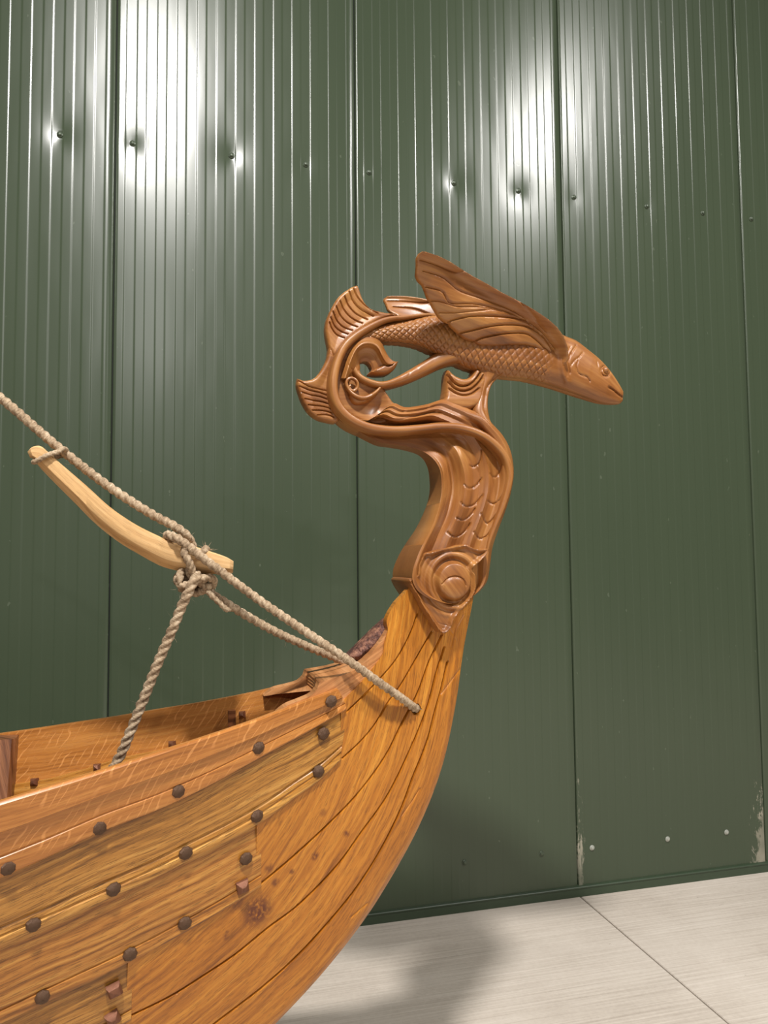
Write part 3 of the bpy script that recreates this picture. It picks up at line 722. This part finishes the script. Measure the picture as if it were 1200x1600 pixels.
lr = [z1((110, 862), (170, 893), (230, 908), (285, 922)), z1((116, 895), (180, 918), (240, 932), (286, 950)), z1((130, 932), (190, 948), (245, 958), (292, 976)), z1((148, 972), (205, 982), (255, 990), (298, 1003)), z1((170, 1010), (225, 1014), (270, 1020), (306, 1032)), z1((196, 1044), (245, 1044), (285, 1050), (314, 1060)), z1((228, 1074), (270, 1072), (300, 1076), (322, 1086))]
inflate('tail_fin', smooth(LT[:18], 100, closed=False).tolist()+LT[18:], .021, 7, h0=.012, step=1.4, grooves=[(r, .95, .0050) for r in lr], extra=lambda P, d: -.005*np.clip((d-4)/12, 0, 1), ang=.3, lab='lower lobe of the fish tail')
# ---- ring core behind the wave curls
RC = smooth([(529, 560), (540, 545), (556, 535), (572, 528), (590, 530), (592, 540), (580, 546), (566, 556), (562, 570), (566, 585), (580, 597), (600, 606), (604, 612), (615, 628), (628, 640), (600, 662), (560, 656), (535, 638), (523, 613), (521, 585)], 120, closed=True)[:-1]
inflate('ring_core', RC, .019, 5, h0=.012, step=2.2, extra=lambda P, d: -.013*np.exp(-(np.linalg.norm(P-np.array([588., 634.]), axis=1)/15)**2)-.006*np.exp(-(np.linalg.norm(P-np.array([545., 575.]), axis=1)/14)**2))

# ---- fish body
FU = [(538, 542), (556, 524), (576, 513), (602, 506), (640, 498), (672, 490), (700, 488), (750, 490), (800, 500), (850, 514), (876, 522), (888, 527), (900, 532), (920, 547), (940, 564), (957, 584), (968, 601), (974, 612)]
FL = [(545, 560), (560, 546), (580, 537), (605, 536), (630, 537), (655, 542), (675, 551), (695, 561), (725, 575), (750, 583), (785, 590), (820, 593), (850, 600), (870, 606), (887, 612), (915, 622), (940, 630), (957, 632), (968, 631), (973, 626)]
def scales(P, t, th):
    fu = smooth(FU, 60); fl = smooth(FL, 60); md = (fu+fl)/2
    L = np.r_[0, np.cumsum(np.linalg.norm(np.diff(md, axis=0), axis=1))]
    s = np.interp(t, np.linspace(0, 1, 60), L); v = 26*np.interp(t, [0, .3, 1], [.5, 1, 1.1])*np.cos(th)
    p = 11.5
    a = (s*1.0+v*1.15)/p; b = (s*1.0-v*1.15)/p
    da = np.abs(a-np.round(a))*p; db = np.abs(b-np.round(b))*p
    g = .0028*np.maximum(np.exp(-(da/1.1)**2), np.exp(-(db/1.1)**2))
    m = sstep(.05, .12, t)*(1-sstep(.70, .735, t))*(np.abs(np.cos(th)) < .93)
    col = smooth(z2((700, 590), (722, 640), (716, 720), (722, 800), (745, 865)), 30); dc = seg_dist(P, col)
    return g*m-.0065*np.exp(-(dc/5.0)**2)
GILL = [(z2((800, 640), (775, 680), (752, 740), (762, 810)), 1.3, .004), (z2((842, 685), (820, 712), (795, 730), (768, 765)), 1.1, .0035), (z2((810, 735), (802, 775), (815, 812), (850, 830), (870, 838), (887, 862)), 1.2, .0035),
        (z2((1008, 902), (1035, 920), (1065, 945), (1096, 968)), 1.7, .0085), (z2((932, 740), (938, 770)), .9, .002), (z2((985, 765), (962, 778), (956, 800), (966, 824), (988, 832), (1008, 820), (1014, 798), (1004, 773), (985, 765)), 1.4, .006), (z2((765, 650), (742, 700), (735, 760), (745, 830)), 1.4, .002)]
fish = loft('fish_body', FU, FL, lerp([0, .1, .3, .5, .62, .72, .85, .93, .98, 1], [.020, .028, .042, .050, .052, .050, .039, .027, .015, .006]), n=420, k=150, power=.92, grooves=GILL, extra=scales, sharp=60)
# fin root collar
# eyes
for side in (-1, 1):
    k = 16; V = []; F = []
    for i in range(9):
        ph = math.pi*i/8
        for j in range(k): V.append((.0090*math.sin(ph)*math.cos(2*math.pi*j/k), 0.0095*math.cos(ph), .0090*math.sin(ph)*math.sin(2*math.pi*j/k)))
    o = mesh('eye', V, grid_faces(9, k, closed=True), CARVED, fish, uv=np.array([(v[0], v[2]) for v in V])); fix_normals(o)
    e = at(np.array([945.5]), np.array([578.5]), SY-.022)[0]
    o.location = (e[0]-HO[0], side*.0215, e[2]-HO[2])

# ---- flying fins (wings), mirrored to the far side
WG = z1((838, 95), (850, 72), (870, 64), (895, 68)) + [(682, 403), (700, 412), (718, 424), (735, 435), (757, 447), (780, 461), (805, 474), (830, 489), (850, 503), (863, 515), (874, 530), (880, 548), (881, 565)] + z2((705, 770), (690, 790), (660, 760), (600, 690), (540, 650), (480, 635), (400, 636), (300, 643), (200, 642), (172, 628), (165, 614), (130, 612), (95, 598), (66, 572), (35, 545), (8, 520), (3, 505), (-10, 500), (-40, 488), (-65, 462)) + z1((938, 400), (925, 372), (905, 345), (890, 300), (875, 265), (845, 235), (833, 205), (838, 150))
WG = np.array(WG)
lead = smooth(WG[2:18], 80)
def wing_tilt(P):
    # plane through root, tip and trailing edge: the fin is spread outwards and backwards
    A = np.array([[878, 560, 1], [655, 402, 1], [706, 512, 1]], float); c = np.linalg.solve(A, np.array([-.040, -.150, -.066]))
    y = P @ c[:2]+c[2]
    t = np.clip((878-P[:, 0])/225, 0, 1)
    dl = seg_dist(P, lead)
    return y+.030*np.sin(math.pi*t)*(1-sstep(4, 60, dl))
def wing_extra(P, d):
    dl = seg_dist(P, lead); t = np.clip((P[:, 0]-650)/230, 0, 1)
    return (.009+.013*t**1.5)*np.exp(-(dl/(4.5+5.5*t))**2)
WGR = [(z1((862, 112), (960, 142), (1080, 190)) + z2((130, 190), (330, 310), (480, 430), (600, 560)), 1.3, .004),
       (z1((880, 180), (1000, 220)) + z2((60, 300), (200, 350), (400, 430), (540, 520)), 1.3, .004),
       (z1((900, 280), (1000, 310)) + z2((0, 375), (150, 385), (320, 420), (460, 480), (560, 560), (640, 650)), 1.3, .0045),
       (z1((920, 365), (990, 372)) + z2((40, 400), (200, 405), (330, 430)), 1.2, .0035),
       (z2((-10, 498), (40, 480), (130, 462), (250, 460), (370, 468), (480, 490), (580, 560), (660, 660)), 1.5, .006),
       (z2((60, 568), (130, 552), (250, 525), (390, 514), (500, 530), (590, 590), (650, 680)), 1.6, .0065),
       (z2((165, 614), (200, 598), (290, 578), (400, 566), (490, 572), (570, 630), (640, 710)), 1.6, .0065),
       (z2((-60, 440), (40, 440), (160, 430), (250, 420)), 1.1, .003)]
inflate('wing_fin', WG, .0085, 4.0, h0=.003, step=1.5, tilt=wing_tilt, grooves=WGR, extra=wing_extra, fit=0, mirror=True, ang=.35, sharp=50)

# ---- strut from the ring to the belly
SA = [(556, 572), (560, 581), (572, 590), (590, 595.5), (602, 595), (615, 590.5), (640, 577), (665, 561.5), (682, 551), (705, 543.5), (735, 540.5), (770, 541)]
SB = [(548, 584), (556, 594), (572, 603), (590, 609), (600, 608.5), (630, 601.5), (665, 587), (690, 575), (706, 570), (720, 568), (735, 572), (760, 576)]
loft('strut', SA, SB, lerp([0, .15, .35, .6, .8, 1], [.034, .036, .026, .026, .036, .046]), n=140, k=32, power=.8, grooves=[(z6((880, 640), (930, 560), (1000, 535)), .9, .0015), (z7((340, 215), (380, 240), (440, 240)), .9, .0015), (z7((270, 240), (305, 255)), .8, .0015)], sharp=50, fit=.5)
# ---- breaking-wave curl
CA = z6((165, 640), (190, 560), (230, 430), (290, 300), (360, 225), (440, 190), (540, 200), (610, 255), (650, 340), (700, 420), (745, 455), (797, 458))
CB = z6((330, 640), (365, 560), (372, 520), (368, 485), (395, 460), (440, 455), (475, 480), (494, 512), (500, 540), (495, 560), (485, 572), (482, 576))
def curl_prof(u, t): return np.interp(u, [0, .12, .35, .55, .66, .74, .80, .88, 1], [.014, .018, .020, .026, .036, .0425, .042, .036, .030])*np.interp(t, [0, .8, 1], [1, 1, .8])
sheet('wave_curl', CA, CB, curl_prof, n=110, m=44, grooves=[(z6((240, 490), (290, 550), (355, 575)), 1, .002)], sharp=50)
inflate('wave_crest', smooth(z6((480, 574), (540, 530), (600, 500), (640, 482), (690, 490), (740, 455), (797, 455), (785, 500), (740, 555), (680, 588), (600, 597), (530, 588)), 70, closed=True)[:-1], .032, 6, h0=.012, step=1.8, sharp=40)
# ---- small spiral curl with its lip
def tube2(name, pts, rad, dep, n=120, k=12, parent=None):
    c = smooth(pts, n); P = at(c[:, 0], c[:, 1], SY-np.interp(np.linspace(0, 1, n), np.linspace(0, 1, len(dep)), dep))
    T = np.gradient(P, axis=0); T /= np.linalg.norm(T, axis=1)[:, None]; U = np.array([0, 1., 0]); V = []
    rr = np.interp(np.linspace(0, 1, n), np.linspace(0, 1, len(rad)), rad)
    for p, t, r in zip(P, T, rr):
        a = np.cross(t, U); a /= np.linalg.norm(a)
        for j in range(k):
            q = 2*math.pi*j/k; V.append(p+r*(math.cos(q)*a)+r*1.6*math.sin(q)*U)
    o = mesh(name, np.array(V)-HO, grid_faces(n, k, closed=True)+[tuple(range(k)), tuple(range((n-1)*k, n*k))], CARVED, parent or head, uv=np.array([(i//k*.003, i % k*.003) for i in range(n*k)])); fix_normals(o); return o
SPI = z6((592, 748), (540, 800), (470, 845), (400, 862), (320, 838), (260, 790), (224, 730), (220, 680), (245, 650), (285, 645), (325, 670), (342, 715), (330, 760), (295, 782), (262, 765), (252, 735), (268, 722))
for side in (1, -1):
    o = tube2('spiral_curl', SPI, [.003, .0048, .0052, .0046, .0042, .0042, .004, .003], [side*v for v in (.028, .033, .033, .033, .033, .033, .033, .033)])
inflate('spiral_lip', smooth(z6((592, 748), (540, 790), (470, 835), (400, 852), (330, 830), (270, 790), (240, 800), (270, 900), (330, 940), (440, 915), (530, 860), (585, 790)), 60, closed=True)[:-1], .032, 9, h0=.015, step=2.2)
# ---- small wave fin on the neck and the post carrying the fish
WF = smooth(z7((290, 395), (312, 402), (340, 435), (400, 475), (450, 492), (500, 494), (545, 474), (572, 430), (600, 380)), 40).tolist() + z7((700, 420), (720, 520), (700, 640), (640, 800), (520, 850), (420, 850), (250, 800), (235, 745), (255, 690), (265, 620), (268, 540), (272, 450))
WFG = [(z7((296, 470), (345, 540), (430, 585), (520, 570), (590, 510), (640, 440)), 1.5, .010), (z7((300, 545), (355, 605), (440, 638), (530, 622), (610, 560), (670, 480)), 1.5, .010), (z7((305, 620), (370, 665), (450, 688), (540, 672), (620, 615)), 1.4, .007)]
inflate('wave_fin', WF, .029, 7, h0=.012, step=1.7, grooves=WFG, extra=lambda P, d: .004*np.clip((P[:, 1]-612)/12, 0, 1), sharp=40)
PA = z7((880, 400), (880, 470), (815, 525), (765, 590), (735, 690), (728, 790), (740, 900), (775, 1020), (800, 1060))
PB = z7((560, 360), (600, 430), (620, 500), (620, 580), (600, 680), (560, 780), (540, 850), (560, 930), (600, 1010))
loft('post', PA, PB, lerp([0, .2, .5, .75, 1], [.030, .028, .030, .040, .050]), n=90, k=40, power=.75, grooves=[(z7((870, 430), (770, 520), (700, 620), (670, 740), (670, 860), (720, 960)), 2.4, .006), (z7((640, 560), (560, 640), (480, 690)), 1.3, .003)], sharp=50, fit=.6)

# ---- scroll block at the foot of the neck
VB = z8((460, 218), (425, 280), (400, 340), (385, 440), (325, 470), (312, 490), (340, 560), (400, 655), (440, 740), (490, 815), (560, 920), (600, 978), (632, 1006), (660, 1010), (690, 1000), (738, 930), (748, 885), (790, 820), (880, 700), (930, 640), (960, 560), (960, 440), (930, 365), (1000, 310), (1080, 230), (1095, 175), (1000, 178), (940, 160), (870, 130), (800, 138), (735, 155), (600, 185), (520, 205))
VB = smooth(VB, 150, closed=True)[:-1]
VC = np.array([590+755*.15833, 830+480*.15833])
def scroll(P, d):
    q = (P-VC)*[1.08, .97]; r = np.linalg.norm(q, axis=1); th = np.arctan2(q[:, 1], q[:, 0])
    k = .5+.5*np.cos(th-2.2)                                # rings drawn out to one side
    R1 = 26+4*k
    e = -.013*sstep(0, 8, d)
    e += .015*(1-sstep(R1-3, R1+4, r))+.008*np.sqrt(np.clip(1-(r/(R1+1))**2, 0, 1))
    e += .009*sstep(R1+5, R1+11, r)*(1-sstep(R1+13, R1+20, r))
    e += .003*np.exp(-((r-(R1+25))/4)**2)
    in2 = np.linalg.norm(P-(VC+[-2, 14]), axis=1)
    e += .004*np.sqrt(np.clip(1-(in2/17)**2, 0, 1))
    return e
inflate('scroll_block', VB, .088, 4.5, h0=.078, step=1.3, extra=scroll, grooves=[(z8((330, 490), (400, 600), (480, 740), (600, 900), (720, 940)), 1.0, .001), (z8((620, 520), (680, 460), (760, 445), (830, 480), (850, 530)), 1.0, .003)], sharp=40, ang=.9)

# ================================================================== ROPES AND THE WOODEN FAIRLEAD
def P3(pts): return np.array([at(np.array([x]), np.array([y]), SY+d)[0] for x, y, d in pts])
def rope(name, P, rad, parent=None, pitch=.052, org=None, sm=True, ends=True, fuzz=0, seed=0, step=.0032):
    P = np.asarray(P, float); L = np.linalg.norm(np.diff(P, axis=0), axis=1).sum(); n = max(12, int(L/step))
    C = smooth(P, n) if len(P) > 2 else P[0]+(P[1]-P[0])*np.linspace(0, 1, n)[:, None]
    T = np.gradient(C, axis=0); T /= np.linalg.norm(T, axis=1)[:, None]
    k = 18; V = []; UVs = []
    a = np.cross(T[0], [0.3, 1, .2]); a /= np.linalg.norm(a); s = 0
    rng = np.random.default_rng(seed)
    for i in range(n):
        if i: s += np.linalg.norm(C[i]-C[i-1])
        a = a-T[i]*(a @ T[i]); a /= np.linalg.norm(a); b = np.cross(T[i], a)
        tw = 2*math.pi*s/pitch
        for j in range(k):
            q = 2*math.pi*j/k; ql = ((q-tw) % (2*math.pi/3))-math.pi/3
            cc, ss = .5, .5                      # three strands: circles of radius .52 set at .48
            r = .48*math.cos(ql)+math.sqrt(max(.54**2-(.48*math.sin(ql))**2, 0))
            r *= rad*(1+.05*(rng.random()-.5)); e = min(1, (min(i, n-1-i)+1)/3) if ends else 1
            V.append(C[i]+r*e*(math.cos(q)*a+math.sin(q)*b)); UVs.append((s+.0, (q*.011+s*.35)))
    V = np.array(V); F = grid_faces(n, k, closed=True)+[tuple(range(k)), tuple(range((n-1)*k, n*k))]
    nf = len(V); Vf = []
    for _ in range(fuzz):                        # stray fibres
        i = rng.integers(2, n-2); d = rng.normal(size=3); d -= T[i]*(d @ T[i])*.6; d /= np.linalg.norm(d); p = C[i]+d*rad*.85; ln = .006+.014*rng.random()
        w = np.cross(d, T[i]); w /= np.linalg.norm(w)+1e-9; w *= .00035; bend = T[i]*ln*.5*(rng.random()-.5)*2
        b0 = len(V)+len(Vf); Vf += [p-w, p+w, p+d*ln*.6+w*.7+bend*.4, p+d*ln*.6-w*.7+bend*.4, p+d*ln+bend*1.2]; UVs += [(s, 0)]*5
        F += [(b0, b0+1, b0+2, b0+3), (b0+3, b0+2, b0+4)]
    if Vf: V = np.vstack([V, np.array(Vf)])
    O = V[0]*0 if org is None else org
    o = mesh(name, V-O, F, ROPE, parent, uv=np.array(UVs), sharp=180); return o
NEED = P3([(190, 800, -.05)])[0]
# the wooden piece
def needle():
    A = [(43, 706), (50, 698.5), (63, 697), (75, 706), (90, 720), (133, 757), (173, 793), (213, 820), (247, 837), (267, 846.5), (300, 853), (333, 863), (355, 871), (365, 877)]
    B = [(47, 715), (52, 717), (62, 730), (80, 749), (117, 786), (150, 819), (187, 848), (217, 866), (253, 885), (283, 893), (300, 896), (325, 897), (350, 897), (364, 895)]
    n = 120; m = 9; A = smooth(A, n); B = smooth(B, n); V = []; uv = []
    us = [0, .06, .4, .66, .72, 1.0]; front = [-.010, -.016, -.017, -.016, -.014, .010]
    L = np.r_[0, np.cumsum(np.linalg.norm(np.diff(A, axis=0), axis=1))]*KX
    for i in range(n):
        e = min(1, min(i, n-1-i)/3+.5)
        for u, d in zip(us, front):
            q = A[i]*(1-u)+B[i]*u; P = at(np.array([q[0]]), np.array([q[1]]), SY-.05+d*e)[0]; V.append(P); uv.append((L[i], u*.05))
        for u, d in ((.75, .018), (.1, .012)):
            q = A[i]*(1-u)+B[i]*u; P = at(np.array([q[0]]), np.array([q[1]]), SY-.05+d*e)[0]; V.append(P); uv.append((L[i], .05+u*.04))
    k = 8
    o = mesh('shroud_needle', np.array(V)-NEED, grid_faces(n, k, closed=True)+[tuple(range(k)), tuple(range((n-1)*k, n*k))], OAK_PALE, None, uv=np.array(uv), sharp=32); fix_normals(o)
    o.location = tuple(NEED); tag(o, 'pale curved wooden piece slung between ropes left of the stem', 'rigging piece'); return o
nd = needle()
RD = .0105
stay = thing('stay_rope', 'thick hemp rope running from the upper left picture edge down behind the pale wooden piece', 'rope'); 
pts = P3([(-140, 525, -.02), (-60, 578, -.025), (0, 621, -.03), (90, 698, -.032), (170, 760, -.036), (240, 805, -.04), (272, 822, -.045), (290, 835, -.048), (300, 852, -.03), (302, 876, -.012), (297, 897, -.02), (287, 905, -.04)])
stay.location = tuple(pts[2]); rope('rope_strands', pts, RD, stay, org=pts[2], fuzz=110, seed=1)
bow = thing('bow_rope', 'hemp rope from the stem hole over the pale wooden piece, ending in a knot', 'rope')
hole = hull_at(np.array([650.]), np.array([1108.]), .01)[0]
pts = np.vstack([[hole+[0.012, .022, -.004]], P3([(646, 1105, -.056), (630, 1093, -.078), (600, 1072, -.098), (540, 1029, -.110), (470, 982, -.100), (400, 934, -.08), (345, 893, -.08), (312, 868, -.083), (290, 850, -.084), (275, 840, -.078), (263, 836, -.060), (264, 842, -.022), (275, 860, -.012), (288, 880, -.02), (296, 893, -.055), (305, 905, -.066), (318, 908, -.05), (326, 898, -.028), (318, 892, -.02), (300, 898, -.026), (284, 912, -.04)])])
bow.location = tuple(hole); rope('rope_strands', pts, RD*.97, bow, org=hole, fuzz=120, seed=2)
# second leg, to the far side of the stem, starting in the knot
leg = P3([(300, 905, -.03), (316, 912, -.048), (330, 927, -.045), (350, 940, -.04), (385, 962, -.03), (430, 987, -.012), (480, 1010, .012), (525, 1029, .034), (570, 1052, .052), (620, 1082, .064)])
rope('rope_leg', leg, RD*.97, bow, org=hole, fuzz=60, seed=3)['label'] = 'second leg passing behind the stem'
kn = [[(294, 850, -.074), (288, 862, -.082), (294, 876, -.084), (299, 888, -.078), (303, 900, -.07)],
      [(281, 897, -.02), (277, 906, -.05), (284, 915, -.066), (298, 912, -.07), (312, 905, -.072), (328, 903, -.066), (334, 909, -.05), (328, 918, -.035), (310, 921, -.03), (292, 918, -.03), (282, 905, -.028)],
      [(286, 890, -.04), (281, 901, -.066), (283, 918, -.055), (300, 927, -.04), (318, 922, -.045), (330, 912, -.062)],
      [(322, 920, -.055), (332, 932, -.06), (344, 943, -.06), (354, 952, -.058), (361, 954, -.056)],
      [(318, 862, -.03), (322, 858, -.045), (318, 862, -.062), (308, 870, -.066)]]
for i, q in enumerate(kn): rope('knot_turn', P3(q), RD*(.9 if i != 3 else .62), bow, org=hole, fuzz=25, seed=10+i, pitch=.04)
down = thing('tied_down_rope', 'lighter hemp rope hanging from the knot down into the boat', 'rope')
pts = P3([(312, 893, -.072), (304, 906, -.078), (294, 926, -.078), (285, 945, -.076), (270, 982, -.07), (247, 1035, -.064), (226, 1088, -.06), (203, 1145, -.055), (190, 1176, -.05), (176, 1202, -.045), (158, 1240, -.04), (140, 1290, -.03)])
down.location = tuple(pts[0]); rope('rope_strands', pts, RD*1.08, down, org=pts[0], fuzz=70, seed=5, pitch=.062)
lash = thing('lashing_cord', 'thin cord lashed round the upper end of the pale wooden piece and the stay', 'cord')
pts = P3([(56, 720, -.045), (53, 722, -.062), (60, 719, -.072), (75, 711, -.074), (90, 706, -.066), (99, 701, -.052), (104, 706, -.03), (96, 712, -.010), (78, 716, -.02), (62, 722, -.03), (56, 720, -.045)])
lash.location = tuple(pts[0]); rope('cord_turn', pts, .0058, lash, org=pts[0], fuzz=16, seed=6, pitch=.03)
